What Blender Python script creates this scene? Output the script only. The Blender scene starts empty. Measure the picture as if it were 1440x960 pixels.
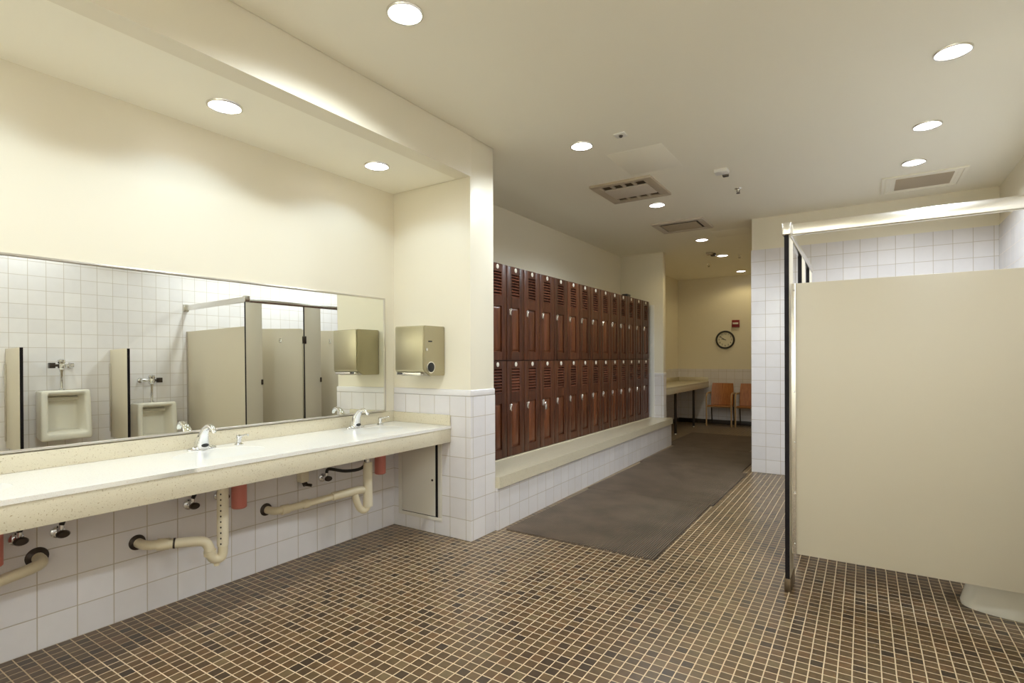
import bpy, bmesh, math, random
from math import radians, sin, cos, pi
from mathutils import Vector, Matrix
random.seed(7)
S = bpy.context.scene
C = S.collection

# ------------------------------------------------------------------ camera, world, exposure
YAW, ROLL, FPX, CY, EYE = radians(33.2067), radians(-0.166), 754.8, 503.36, 1.35
fw = Vector((-sin(YAW), cos(YAW), 0))
r0 = Vector((cos(YAW), sin(YAW), 0))
u0 = Vector((0, 0, 1))
rt = r0 * cos(ROLL) + u0 * sin(ROLL)
up = -r0 * sin(ROLL) + u0 * cos(ROLL)
cam = bpy.data.cameras.new('camera')
cam.sensor_width = 36
cam.sensor_fit = 'HORIZONTAL'
cam.lens = FPX / 1440 * 36
cam.shift_y = (CY - 480) / 1440
cam.clip_start = 0.02
co = bpy.data.objects.new('camera', cam)
C.objects.link(co)
M = Matrix((rt, up, -fw)).transposed().to_4x4()
M.translation = (0, 0, EYE)
co.matrix_world = M
S.camera = co

w = bpy.data.worlds.new('world')
S.world = w
w.use_nodes = True
w.node_tree.nodes['Background'].inputs[0].default_value = (0.9, 0.85, 0.7, 1)
w.node_tree.nodes['Background'].inputs[1].default_value = 0.05
S.view_settings.view_transform = 'Standard'
S.view_settings.look = 'None'
S.view_settings.gamma = 1
S.view_settings.use_curve_mapping = False
S.view_settings.exposure = 0.27
try:
    S.cycles.use_denoising = True
    S.cycles.max_bounces = 12
    S.cycles.diffuse_bounces = 8
    S.cycles.glossy_bounces = 6
    S.cycles.sample_clamp_indirect = 6
except Exception:
    pass
LAMP_ALC = (0.62, 0.81, 1.0)   # daylight lamps over the sinks
LAMP = (0.85, 0.94, 1.0)      # lamp tint
LAMP_FAR = (1.0, 0.83, 0.43)   # warmer lamps of the far room
P_MAIN, P_STALL, P_ALC, P_FAR, P_FILL = 60.0, 60.0, 6.0, 12.0, 390.0  # last power: two added lamps that bounce fill off the near wall
LENS_E = 9.0

# ------------------------------------------------------------------ key planes (metres)
XM, YA, XP, YP = -3.206, 3.136, -2.415, 3.445      # mirror wall, alcove end, pier face, pier far side
XR, YF, YB, XL = 1.09, 6.857, 11.45, -3.285        # right wall, tiled far wall, back wall, locker-side wall
ZC, ZA = 2.985, 2.69                               # ceilings
YN, YAN = -2.35, -1.5                               # wall behind the camera, near end of the vanity alcove

# ------------------------------------------------------------------ materials
MATS = {}
def nodes(name):
    m = bpy.data.materials.new(name)
    m.use_nodes = True
    nt = m.node_tree
    return m, nt, nt.nodes['Principled BSDF']
def N(nt, t, **kw):
    n = nt.nodes.new(t)
    for k, v in kw.items():
        setattr(n, k, v)
    return n
def math_n(nt, op, a, b=None, c=None):
    n = nt.nodes.new('ShaderNodeMath')
    n.operation = op
    for i, v in enumerate((a, b, c)):
        if v is None: continue
        if isinstance(v, (int, float)): n.inputs[i].default_value = v
        else: nt.links.new(v, n.inputs[i])
    return n.outputs[0]
def ramp(nt, fac, stops, interp='LINEAR'):
    n = nt.nodes.new('ShaderNodeValToRGB')
    n.color_ramp.interpolation = interp
    e = n.color_ramp.elements
    while len(e) < len(stops): e.new(0.5)
    for el, (p, c) in zip(e, stops):
        el.position = p
        el.color = (*c, 1)
    nt.links.new(fac, n.inputs[0])
    return n.outputs[0]
def plain(name, col, rough=0.5, metal=0.0, bump=0.0, bscale=200, spec=0.5, var=0.0):
    m, nt, b = nodes(name)
    b.inputs['Base Color'].default_value = (*col, 1)
    b.inputs['Roughness'].default_value = rough
    b.inputs['Metallic'].default_value = metal
    b.inputs['Specular IOR Level'].default_value = spec
    tc = N(nt, 'ShaderNodeTexCoord')
    nz = N(nt, 'ShaderNodeTexNoise')
    nz.inputs['Scale'].default_value = bscale
    nz.inputs['Detail'].default_value = 3
    nt.links.new(tc.outputs['Object'], nz.inputs['Vector'])
    if var:
        c = ramp(nt, nz.outputs[0], [(0.3, tuple(x * (1 - var) for x in col)), (0.7, tuple(min(1, x * (1 + var)) for x in col))])
        nt.links.new(c, b.inputs['Base Color'])
    if bump:
        bp = N(nt, 'ShaderNodeBump')
        bp.inputs['Strength'].default_value = bump
        bp.inputs['Distance'].default_value = 0.002
        nt.links.new(nz.outputs[0], bp.inputs['Height'])
        nt.links.new(bp.outputs[0], b.inputs['Normal'])
    return m
def tile(name, pitch, off, gw, stops, grout, rough, floor=False, bump=0.35, wav=0.25, grough=0.8, jitter=0.0):
    """square tiles; walls choose their horizontal axis from the surface normal"""
    m, nt, b = nodes(name)
    L = nt.links.new
    tc = N(nt, 'ShaderNodeTexCoord')
    sp = N(nt, 'ShaderNodeSeparateXYZ')
    vec = tc.outputs['Object']
    if jitter:
        nj = N(nt, 'ShaderNodeTexNoise')
        nj.inputs['Scale'].default_value = 9
        L(vec, nj.inputs['Vector'])
        vm = N(nt, 'ShaderNodeVectorMath', operation='MULTIPLY_ADD')
        L(nj.outputs['Color'], vm.inputs[0])
        vm.inputs[1].default_value = (jitter,) * 3
        L(vec, vm.inputs[2])
        vec = vm.outputs[0]
    L(vec, sp.inputs[0])
    if floor:
        cu, cv = sp.outputs[0], sp.outputs[1]
    else:
        ge = N(nt, 'ShaderNodeNewGeometry')
        sn = N(nt, 'ShaderNodeSeparateXYZ')
        L(ge.outputs['True Normal'], sn.inputs[0])
        ax = math_n(nt, 'GREATER_THAN', math_n(nt, 'ABSOLUTE', sn.outputs[0]), 0.7)
        inv = math_n(nt, 'SUBTRACT', 1.0, ax)
        cu = math_n(nt, 'ADD', math_n(nt, 'MULTIPLY', math_n(nt, 'SUBTRACT', sp.outputs[1], off[1]), ax),
                    math_n(nt, 'MULTIPLY', math_n(nt, 'SUBTRACT', sp.outputs[0], off[0]), inv))
        cv = sp.outputs[2]
    if floor:
        cu = math_n(nt, 'SUBTRACT', cu, off[0]); cv = math_n(nt, 'SUBTRACT', cv, off[1])
    else:
        cv = math_n(nt, 'SUBTRACT', cv, off[2])
    u = math_n(nt, 'DIVIDE', cu, pitch); v = math_n(nt, 'DIVIDE', cv, pitch)
    def edge(x):
        f = math_n(nt, 'FRACT', x)
        return math_n(nt, 'MULTIPLY', math_n(nt, 'MINIMUM', f, math_n(nt, 'SUBTRACT', 1.0, f)), pitch)
    d = math_n(nt, 'MINIMUM', edge(u), edge(v))
    mr = N(nt, 'ShaderNodeMapRange', interpolation_type='SMOOTHSTEP')
    L(d, mr.inputs[0])
    mr.inputs[1].default_value = gw * 0.4
    mr.inputs[2].default_value = gw * 0.4 + max(0.0012, gw * 0.3)
    mask = mr.outputs[0]
    cell = N(nt, 'ShaderNodeCombineXYZ')
    L(math_n(nt, 'FLOOR', u), cell.inputs[0]); L(math_n(nt, 'FLOOR', v), cell.inputs[1])
    wn = N(nt, 'ShaderNodeTexWhiteNoise', noise_dimensions='2D')
    L(cell.outputs[0], wn.inputs['Vector'])
    tcol = ramp(nt, wn.outputs['Value'], stops)
    nz = N(nt, 'ShaderNodeTexNoise')
    nz.inputs['Scale'].default_value = 35 if floor else 14
    nz.inputs['Detail'].default_value = 3
    L(tc.outputs['Object'], nz.inputs['Vector'])
    mv = N(nt, 'ShaderNodeMix', data_type='RGBA', blend_type='MULTIPLY')
    mv.inputs[0].default_value = 0.55 if floor else 0.06
    L(tcol, mv.inputs[6])
    L(ramp(nt, nz.outputs[0], [(0.3, (0.55, 0.55, 0.55)), (0.7, (1, 1, 1))]), mv.inputs[7])
    mx = N(nt, 'ShaderNodeMix', data_type='RGBA')
    L(mask, mx.inputs[0])
    mx.inputs[6].default_value = (*grout, 1)
    L(mv.outputs[2], mx.inputs[7])
    L(mx.outputs[2], b.inputs['Base Color'])
    mrr = N(nt, 'ShaderNodeMapRange')
    L(mask, mrr.inputs[0])
    mrr.inputs[3].default_value = grough
    mrr.inputs[4].default_value = rough
    L(mrr.outputs[0], b.inputs['Roughness'])
    # pillowed tiles: each glazed tile is slightly tilted and wavy
    h = math_n(nt, 'ADD', mask, math_n(nt, 'MULTIPLY', nz.outputs[0], wav))
    bp = N(nt, 'ShaderNodeBump')
    bp.inputs['Strength'].default_value = bump
    bp.inputs['Distance'].default_value = 0.003
    L(h, bp.inputs['Height'])
    L(bp.outputs[0], b.inputs['Normal'])
    return m
def speckle(name, col, dark, rough):
    m, nt, b = nodes(name)
    tc = N(nt, 'ShaderNodeTexCoord')
    a = N(nt, 'ShaderNodeTexNoise'); a.inputs['Scale'].default_value = 150; a.inputs['Detail'].default_value = 2
    c = N(nt, 'ShaderNodeTexNoise'); c.inputs['Scale'].default_value = 340
    nt.links.new(tc.outputs['Object'], a.inputs['Vector']); nt.links.new(tc.outputs['Object'], c.inputs['Vector'])
    c1 = ramp(nt, a.outputs[0], [(0.30, dark), (0.37, col)])
    c2 = ramp(nt, c.outputs[0], [(0.62, (1, 1, 1)), (0.70, (0.82, 0.78, 0.70))])
    mv = N(nt, 'ShaderNodeMix', data_type='RGBA', blend_type='MULTIPLY'); mv.inputs[0].default_value = 1
    nt.links.new(c1, mv.inputs[6]); nt.links.new(c2, mv.inputs[7])
    nt.links.new(mv.outputs[2], b.inputs['Base Color'])
    b.inputs['Roughness'].default_value = rough
    return m
def wood(name, c0, c1, rough, scale=(22, 22, 1.6), objvar=True, axis_len=2):
    m, nt, b = nodes(name)
    tc = N(nt, 'ShaderNodeTexCoord')
    oi = N(nt, 'ShaderNodeObjectInfo')
    mp = N(nt, 'ShaderNodeMapping')
    mp.inputs['Scale'].default_value = scale
    nt.links.new(tc.outputs['Object'], mp.inputs['Vector'])
    cx = N(nt, 'ShaderNodeCombineXYZ')
    nt.links.new(math_n(nt, 'MULTIPLY', oi.outputs['Random'], 40.0), cx.inputs[0])
    nt.links.new(math_n(nt, 'MULTIPLY', oi.outputs['Random'], 17.0), cx.inputs[2])
    nt.links.new(cx.outputs[0], mp.inputs['Location'])
    nz = N(nt, 'ShaderNodeTexNoise'); nz.inputs['Scale'].default_value = 1.4; nz.inputs['Detail'].default_value = 6; nz.inputs['Distortion'].default_value = 0.6
    nt.links.new(mp.outputs[0], nz.inputs['Vector'])
    col = ramp(nt, nz.outputs[0], [(0.3, c0), (0.72, c1)])
    if objvar:
        hv = N(nt, 'ShaderNodeHueSaturation')
        nt.links.new(col, hv.inputs['Color'])
        nt.links.new(math_n(nt, 'MULTIPLY_ADD', oi.outputs['Random'], 0.4, 0.78), hv.inputs['Value'])
        col = hv.outputs[0]
    nt.links.new(col, b.inputs['Base Color'])
    b.inputs['Roughness'].default_value = rough
    b.inputs['Specular IOR Level'].default_value = 0.3
    return m
def emit(name, col, e):
    m, nt, b = nodes(name)
    b.inputs['Base Color'].default_value = (0.9, 0.9, 0.9, 1)
    b.inputs['Emission Color'].default_value = (*col, 1)
    b.inputs['Emission Strength'].default_value = e
    return m

WHT = [(0.0, (0.74, 0.71, 0.715)), (0.5, (0.77, 0.74, 0.745)), (1.0, (0.80, 0.77, 0.77))]
m_paint = plain('cream_paint', (0.80, 0.745, 0.605), 0.42, bump=0.05, bscale=260, spec=0.4)
m_ceil = plain('ceiling_paint', (0.93, 0.89, 0.76), 0.6, bump=0.05, bscale=260, spec=0.3)
m_tile = tile('white_wall_tile', 0.1525, (-2.616, 3.009, 0.0), 0.0042, WHT, (0.50, 0.44, 0.36), 0.12)
m_tilefar = tile('white_far_wall_tile', 0.1545, (-1.108, 2.20, 0.0), 0.0042, WHT, (0.50, 0.44, 0.36), 0.10, wav=0.5)
m_tilecap = plain('white_cap_tile', (0.77, 0.745, 0.745), 0.15)
m_floor = tile('brown_mosaic_tile', 0.0528, (0.011, 3.164), 0.0044,
               [(0.0, (0.052, 0.033, 0.019)), (0.2, (0.100, 0.059, 0.027)), (0.45, (0.134, 0.077, 0.033)), (0.7, (0.122, 0.078, 0.035)), (0.88, (0.160, 0.086, 0.038)), (1.0, (0.165, 0.114, 0.054))],
               (0.64, 0.51, 0.34), 0.32, floor=True, bump=0.5, wav=0.35, jitter=0.003)
m_stone = speckle('speckled_solid_surface', (0.66, 0.60, 0.455), (0.42, 0.34, 0.22), 0.22)
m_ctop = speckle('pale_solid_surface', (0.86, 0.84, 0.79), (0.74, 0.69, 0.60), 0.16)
m_basin = plain('white_basin', (0.86, 0.86, 0.84), 0.12)
m_mirror = plain('mirror_glass', (0.86, 0.87, 0.80), 0.0, 1.0)
m_alu = plain('aluminium', (0.62, 0.58, 0.52), 0.28, 1.0)
m_bright = plain('bright_aluminium', (0.80, 0.78, 0.74), 0.22, 1.0)
m_steel = plain('brushed_steel', (0.46, 0.42, 0.30), 0.34, 1.0, bump=0.04, bscale=300)
m_shoe = plain('dull_shoe_steel', (0.22, 0.17, 0.12), 0.3, 1.0)
m_chrome = plain('chrome', (0.82, 0.83, 0.85), 0.06, 1.0)
m_black = plain('black_plastic', (0.012, 0.012, 0.013), 0.35)
m_darkm = plain('dark_metal', (0.06, 0.045, 0.035), 0.35, 0.6)
m_hose = plain('dark_braided_hose', (0.03, 0.025, 0.022), 0.4, 0.5, bump=0.5, bscale=500)
m_pvc = plain('cream_pvc', (0.74, 0.66, 0.48), 0.35)
m_pvcw = plain('ivory_sleeve', (0.78, 0.71, 0.55), 0.45)
m_pink = plain('pink_soap_bottle', (0.62, 0.20, 0.16), 0.4)
m_white = plain('white_plastic', (0.80, 0.78, 0.74), 0.4)
m_offw = plain('off_white_metal', (0.72, 0.68, 0.60), 0.45)
m_panel = plain('beige_laminate', (0.60, 0.54, 0.42), 0.40, bump=0.08, bscale=400)
m_edge = plain('black_edge_trim', (0.010, 0.007, 0.008), 0.6, spec=0.2)
m_porc = plain('porcelain', (0.80, 0.77, 0.68), 0.08)
m_locker = wood('mahogany_door', (0.046, 0.0135, 0.006), (0.110, 0.034, 0.0135), 0.36)
m_panelw = wood('mahogany_raised_panel', (0.060, 0.017, 0.007), (0.165, 0.052, 0.019), 0.32)
m_carc = plain('dark_mahogany_carcass', (0.030, 0.009, 0.005), 0.45)
m_slat = wood('mahogany_slat', (0.080, 0.026, 0.014), (0.17, 0.060, 0.034), 0.25, scale=(20, 1.6, 20))
m_plate = plain('ivory_number_plate', (0.78, 0.74, 0.64), 0.35)
m_mat = plain('ribbed_rubber', (0.160, 0.118, 0.086), 0.45, var=0.2, bscale=4)
m_chairw = wood('orange_chair_wood', (0.30, 0.105, 0.028), (0.50, 0.20, 0.06), 0.35, scale=(30, 4, 4))
m_frame = plain('pale_bentwood', (0.55, 0.37, 0.19), 0.4)
m_base = plain('dark_cove_base', (0.035, 0.026, 0.016), 0.4)
m_face = plain('clock_face', (0.78, 0.74, 0.60), 0.5)
m_red = plain('red_plastic', (0.22, 0.012, 0.02), 0.35)
m_lens = emit('lit_lens', (1.0, 0.985, 1.0), LENS_E)
m_grille = plain('dusty_grille', (0.50, 0.42, 0.31), 0.6)
m_grille2 = plain('pale_grille', (0.62, 0.55, 0.46), 0.6)
m_dark = plain('dark_duct', (0.07, 0.045, 0.02), 0.7)

# ------------------------------------------------------------------ mesh helpers
class MB:
    def __init__(s): s.bm = bmesh.new()
    def box(s, x0, x1, y0, y1, z0, z1, bev=0.0, seg=2):
        r = bmesh.ops.create_cube(s.bm, size=1)
        vs = r['verts']
        for v in vs:
            v.co = Vector((x0 + (v.co.x + .5) * (x1 - x0), y0 + (v.co.y + .5) * (y1 - y0), z0 + (v.co.z + .5) * (z1 - z0)))
        if bev:
            es = list({e for v in vs for e in v.link_edges})
            bmesh.ops.bevel(s.bm, geom=es, offset=bev, segments=seg, affect='EDGES', profile=0.5)
        return s
    def hexa(s, pts):
        """8 points: 4 bottom (ccw), 4 top"""
        v = [s.bm.verts.new(p) for p in pts]
        for f in ((3, 2, 1, 0), (4, 5, 6, 7), (0, 1, 5, 4), (1, 2, 6, 5), (2, 3, 7, 6), (3, 0, 4, 7)):
            s.bm.faces.new([v[i] for i in f])
        return s
    def prism(s, poly, axis, a, b):
        """poly: 2D points in the two other axes (cyclic order xyz), extruded a..b on axis"""
        def P(p, t):
            q = [0, 0, 0]; o = [i for i in range(3) if i != axis]
            q[o[0]], q[o[1]], q[axis] = p[0], p[1], t
            return q
        A = [s.bm.verts.new(P(p, a)) for p in poly]; B = [s.bm.verts.new(P(p, b)) for p in poly]
        n = len(poly)
        fs = [s.bm.faces.new(A), s.bm.faces.new(B[::-1])]
        for i in range(n):
            fs.append(s.bm.faces.new((A[i], B[i], B[(i + 1) % n], A[(i + 1) % n])))
        bmesh.ops.recalc_face_normals(s.bm, faces=fs)
        return s
    def sweep(s, pts, rad, seg=12, smooth=0, cap=True, flat=1.0):
        pts = [Vector(p) for p in pts]
        if not isinstance(rad, (list, tuple)): rad = [rad] * len(pts)
        if smooth:
            P, R = [], []
            n = len(pts)
            for i in range(n - 1):
                p0, p1, p2, p3 = pts[max(i - 1, 0)], pts[i], pts[i + 1], pts[min(i + 2, n - 1)]
                for k in range(smooth):
                    t = k / smooth
                    P.append(0.5 * ((2 * p1) + (p2 - p0) * t + (2 * p0 - 5 * p1 + 4 * p2 - p3) * t * t + (-p0 + 3 * p1 - 3 * p2 + p3) * t ** 3))
                    R.append(rad[i] * (1 - t) + rad[i + 1] * t)
            P.append(pts[-1]); R.append(rad[-1])
            pts, rad = P, R
        n = len(pts)
        rings = []
        t0 = (pts[1] - pts[0]).normalized()
        ref = Vector((0, 0, 1)) if abs(t0.z) < 0.9 else Vector((1, 0, 0))
        nrm = (ref - t0 * ref.dot(t0)).normalized()
        for i in range(n):
            t = (pts[min(i + 1, n - 1)] - pts[max(i - 1, 0)]).normalized()
            nrm = (nrm - t * nrm.dot(t)).normalized()
            bn = t.cross(nrm)
            rings.append([s.bm.verts.new(pts[i] + (nrm * cos(2 * pi * k / seg) + bn * flat * sin(2 * pi * k / seg)) * rad[i]) for k in range(seg)])
        fs = []
        for i in range(n - 1):
            for k in range(seg):
                fs.append(s.bm.faces.new((rings[i][k], rings[i][(k + 1) % seg], rings[i + 1][(k + 1) % seg], rings[i + 1][k])))
        if cap:
            fs.append(s.bm.faces.new(rings[0][::-1])); fs.append(s.bm.faces.new(rings[-1]))
        bmesh.ops.recalc_face_normals(s.bm, faces=fs)
        return s
    def cyl(s, p0, p1, r, r1=None, seg=24):
        return s.sweep([p0, p1], [r, r if r1 is None else r1], seg)
    def lathe(s, prof, c, axis=2, seg=32, sx=1.0, sy=1.0, d=1, cap=True):
        """prof: (radius, height) along axis from c"""
        c = Vector(c)
        rings = []
        o = [i for i in range(3) if i != axis]
        for (r, h) in prof:
            ring = []
            for k in range(seg):
                q = [0, 0, 0]
                q[o[0]] = r * sx * cos(2 * pi * k / seg); q[o[1]] = r * sy * sin(2 * pi * k / seg); q[axis] = h * d
                ring.append(s.bm.verts.new(c + Vector(q)))
            rings.append(ring)
        fs = []
        for i in range(len(rings) - 1):
            for k in range(seg):
                fs.append(s.bm.faces.new((rings[i][k], rings[i][(k + 1) % seg], rings[i + 1][(k + 1) % seg], rings[i + 1][k])))
        if cap and prof[0][0] > 1e-6: fs.append(s.bm.faces.new(rings[0]))
        if cap and prof[-1][0] > 1e-6: fs.append(s.bm.faces.new(rings[-1]))
        bmesh.ops.remove_doubles(s.bm, verts=[v for r in rings for v in r], dist=1e-6)
        fs = [f for f in fs if f.is_valid]
        bmesh.ops.recalc_face_normals(s.bm, faces=fs)
        return s
    def ball(s, c, rx, ry, rz, seg=20):
        r = bmesh.ops.create_uvsphere(s.bm, u_segments=seg, v_segments=seg // 2, radius=1)
        for v in r['verts']:
            v.co = Vector((c[0] + v.co.x * rx, c[1] + v.co.y * ry, c[2] + v.co.z * rz))
        return s
    def rot(s, ang, axis, piv):
        bmesh.ops.rotate(s.bm, verts=s.bm.verts, cent=Vector(piv), matrix=Matrix.Rotation(ang, 3, axis))
        return s
    def build(s, name, mat, parent=None, label=None, ang=35):
        o = parent; off = Vector((0, 0, 0))
        while o is not None:
            off += o.location; o = o.parent
        for v in s.bm.verts: v.co -= off
        me = bpy.data.meshes.new(name)
        s.bm.to_mesh(me); s.bm.free()
        me.materials.append(mat)
        for p in me.polygons: p.use_smooth = True
        me.set_sharp_from_angle(angle=radians(ang))
        ob = bpy.data.objects.new(name, me)
        C.objects.link(ob)
        if parent is not None: ob.parent = parent
        if label: ob['label'] = label
        return ob
def thing(name, label, cat, loc=(0, 0, 0), group=None):
    o = bpy.data.objects.new(name, None)
    o.empty_display_size = 0.05
    C.objects.link(o)
    o.location = loc
    o['label'] = label; o['category'] = cat
    if group: o['group'] = group
    return o
def tag(o, label, cat, group=None):
    o['label'] = label; o['category'] = cat
    if group: o['group'] = group
    return o
def struct(name, mb, mat, ang=35):
    o = mb.build(name, mat, None, None, ang)
    o['kind'] = 'structure'
    return o
def copy_tree(o, loc, label=None):
    r = o.copy(); C.objects.link(r); r.location = loc
    if label: r['label'] = label
    def rec(src, dst):
        for ch in list(src.children):
            c = ch.copy(); C.objects.link(c); c.parent = dst
            rec(ch, c)
    rec(o, r)
    return r
def B(*a, **k): return MB().box(*a, **k)

# ------------------------------------------------------------------ setting
T = 0.15
struct('floor', B(XL - T, XR + T, YN - T, YB + T, -0.1, 0), m_floor)
struct('ceiling', B(XP, XR + T, YN - T, YB + T, ZC, ZC + 0.1).box(XL - T, XP, YP, YB + T, ZC, ZC + 0.1), m_ceil)
struct('ceiling_alcove', B(XM - 0.2, XP - 0.13, YAN - T, YA + 0.002, ZA, ZA + 0.1), m_ceil)
struct('wall_soffit', B(XP - 0.13, XP - 0.004, YN - T, YA + 0.02, ZA, ZC + 0.05), m_paint)
struct('wall_left', B(XM - T, XM - 0.004, YAN - T, YA + 0.1, 0, ZA + 0.05), m_paint)
struct('wall_left_tile', B(XM - 0.01, XM, YAN, YA - 0.001, 0, 0.78), m_tile)
struct('wall_alcove_near', B(XM - T, XP - 0.002, YAN - T, YAN, 0, ZC), m_paint)
struct('wall_pier', B(XL - T, XP - 0.008, YA + 0.008, YP - 0.004, 0, ZC + 0.02, bev=0.004), m_paint)
pt = MB().box(XM, XP, YA, YP, 0, 1.066)
struct('wall_pier_tile', pt, m_tile)
cp = B(XM, XP + 0.002, YA - 0.002, YP, 1.066, 1.115, bev=0.008, seg=3)
struct('trim_1', cp, m_tilecap)
struct('wall_lockers', B(XL - T, XL, YP - 0.05, YB + T, 0, ZC + 0.02), m_paint)
XQ, YQ0, YQ1 = -2.59, 8.228, 8.352
struct('wall_far_pier', B(XL, XQ, YQ0, YQ1, 0, ZC + 0.01, bev=0.006), m_paint)
struct('wall_far_pier_tile', B(XL, XQ + 0.008, YQ0 - 0.008, YQ1 + 0.004, 0, 1.066), m_tile)
struct('trim_2', B(XL, XQ + 0.010, YQ0 - 0.010, YQ1 + 0.004, 1.066, 1.115, bev=0.006, seg=3), m_tilecap)
struct('trim_3', B(-2.790, -2.725, YQ0 - 0.022, YQ0 - 0.0082, 0.42, 2.17, bev=0.003), m_white)
struct('wall_back', B(XL - T, XR + T, YB, YB + T, 0, ZC + 0.01), m_paint)
struct('wall_back_tile', B(XL, -1.108, YB - 0.008, YB + 0.001, 0, 1.115), m_tile)
struct('wall_side_tile', B(XL - 0.001, XL + 0.008, YQ1, YB - 0.008, 0, 1.115), m_tile)
struct('baseboard_back', B(XL + 0.008, -1.108, YB - 0.02, YB - 0.008, 0, 0.085, bev=0.004), m_base)
struct('baseboard_side', B(XL + 0.008, XL + 0.02, YQ1, YB - 0.02, 0, 0.085, bev=0.004), m_base)
struct('wall_far', B(-1.100, XR + T, YF + 0.008, YB, 0, ZC + 0.01), m_paint)
struct('wall_far_tile', B(-1.108, XR, YF, YF + 0.02, 0, 2.612).box(-1.108, -1.09, YF + 0.0205, YB - 0.02, 0, 1.115), m_tilefar)
struct('wall_right', B(XR + 0.006, XR + T, YN - T, YF + 0.1, 0, ZC + 0.01), m_paint)
struct('wall_right_tile', B(XR, XR + 0.02, YN, YF, 0, 2.612), m_tilefar)
struct('wall_near', B(XL - T, XR + T, YN - T, YN, 0, ZC + 0.01), m_paint)

# ------------------------------------------------------------------ ceiling lights
def downlight(x, y, z, p, label, r=0.082, spot=158, tint=None, tilt=0):
    t = thing('ceiling_downlight', label, 'ceiling light', (x, y, z), 'recessed round ceiling lights')
    MB().lathe([(r - 0.006, -0.004), (r - 0.004, -0.009), (r + 0.002, -0.010), (r + 0.005, -0.006), (r + 0.006, 0.002), (r - 0.006, 0.002)], (x, y, z), seg=40, cap=False).build('trim_ring', m_bright, t)
    MB().lathe([(0.0, -0.012), (r * 0.5, -0.0105), (r * 0.85, -0.007), (r - 0.003, -0.003), (r - 0.003, 0.001)], (x, y, z), seg=40).build('lens', m_lens, t, 'glowing white lens')
    l = bpy.data.lights.new('lamp', 'SPOT')
    l.energy = p; l.spot_size = radians(spot); l.spot_blend = 0.4 if spot > 145 else 0.3; l.shadow_soft_size = 0.07
    l.color = tint or LAMP
    o = bpy.data.objects.new('lamp', l)
    C.objects.link(o); o.parent = t; o.location = (0, 0, -0.03); o.rotation_euler = (radians(tilt), 0, 0)
    return t
downlight(-1.812, 1.852, ZC, P_MAIN, 'round ceiling light nearest the top edge of the picture, above the open floor')
downlight(-1.814, 3.761, ZC, P_MAIN, 'round ceiling light nearer than the slotted air vent, next to the alcove soffit')
downlight(-1.844, 5.661, ZC, P_MAIN, 'round ceiling light between the slotted air vent and the recessed panel vent')
downlight(-1.872, 7.682, ZC, P_FAR, 'round ceiling light just beyond the recessed panel vent', tint=LAMP_FAR)
downlight(-1.884, 9.045, ZC, P_FAR, 'round ceiling light in the far room beside the small dark sensor', tint=LAMP_FAR)
downlight(-1.934, 10.881, ZC, P_FAR, 'farthest round ceiling light, above the wall clock', tint=LAMP_FAR)
downlight(0.405, 3.699, ZC, P_STALL, 'largest and nearest of the three round ceiling lights above the toilet stalls')
downlight(0.382, 4.779, ZC, P_STALL, 'middle of the three round ceiling lights above the toilet stalls')
downlight(0.359, 5.623, ZC, P_STALL, 'round ceiling light beside the pale flush grille above the stalls')
downlight(-2.829, 1.549, ZA, P_ALC, 'left of the two round lights in the low alcove ceiling over the sinks', spot=140, tint=LAMP_ALC)
downlight(-2.828, 2.611, ZA, P_ALC, 'right of the two round lights in the low alcove ceiling near the pier', spot=140, tint=LAMP_ALC)
downlight(-2.829, 0.487, ZA, P_ALC, 'round light in the alcove ceiling left of the picture, over the first sink', spot=140, tint=LAMP_ALC)
downlight(-2.829, -0.575, ZA, P_ALC, 'round light in the alcove ceiling behind the viewer', spot=140, tint=LAMP_ALC)
downlight(-1.812, -0.057, ZC, P_MAIN, 'round ceiling light directly behind the viewer over the open floor')
downlight(-1.812, -1.92, ZC, P_FILL, 'added unseen fill light washing the wall at the near end of the room', spot=110, tilt=-40)  # added out of view; the lit wall bounces fill onto the ceiling
downlight(0.405, -1.92, ZC, P_FILL, 'added unseen fill light in the near right corner, tilted at the near wall', spot=110, tilt=-40)  # second added fill lamp, same tilt towards the near wall
downlight(0.405, 1.80, ZC, P_STALL * 0.8, 'round ceiling light over the urinals at the right wall')
downlight(0.405, -0.10, ZC, P_STALL, 'round ceiling light behind the viewer at the right wall')

# ------------------------------------------------------------------ mirror
XG = XM + 0.034
MIR_Y0, MIR_Y1, MIR_Z0, MIR_Z1 = 0.2, 3.015, 0.932, 1.827
t = thing('wall_mirror', 'long wall mirror in thin metal frame above the sink counter', 'mirror', (XM + 0.0001, MIR_Y1, MIR_Z0))
MT = radians(-0.5)           # hangs very slightly out of true
t.rotation_euler = (0, radians(-0.45), MT)
t.location.x += 0.018
g = B(XG - 0.008, XG, MIR_Y0 + 0.008, MIR_Y1 - 0.008, MIR_Z0 + 0.008, MIR_Z1 - 0.008)
g.build('glass', m_mirror, t, 'silvered mirror glass')
fr = MB()
fr.box(XM - 0.012, XG + 0.006, MIR_Y0, MIR_Y1, MIR_Z1 - 0.014, MIR_Z1, bev=0.003)
fr.box(XM - 0.012, XG + 0.006, MIR_Y0, MIR_Y1, MIR_Z0, MIR_Z0 + 0.012, bev=0.003)
fr.box(XM - 0.012, XG + 0.006, MIR_Y1 - 0.014, MIR_Y1, MIR_Z0 + 0.012, MIR_Z1 - 0.014, bev=0.003)
fr.box(XM - 0.012, XG + 0.006, MIR_Y0, MIR_Y0 + 0.014, MIR_Z0 + 0.012, MIR_Z1 - 0.014, bev=0.003)
fr.build('frame', m_alu, t, 'thin dull metal frame')

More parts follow.
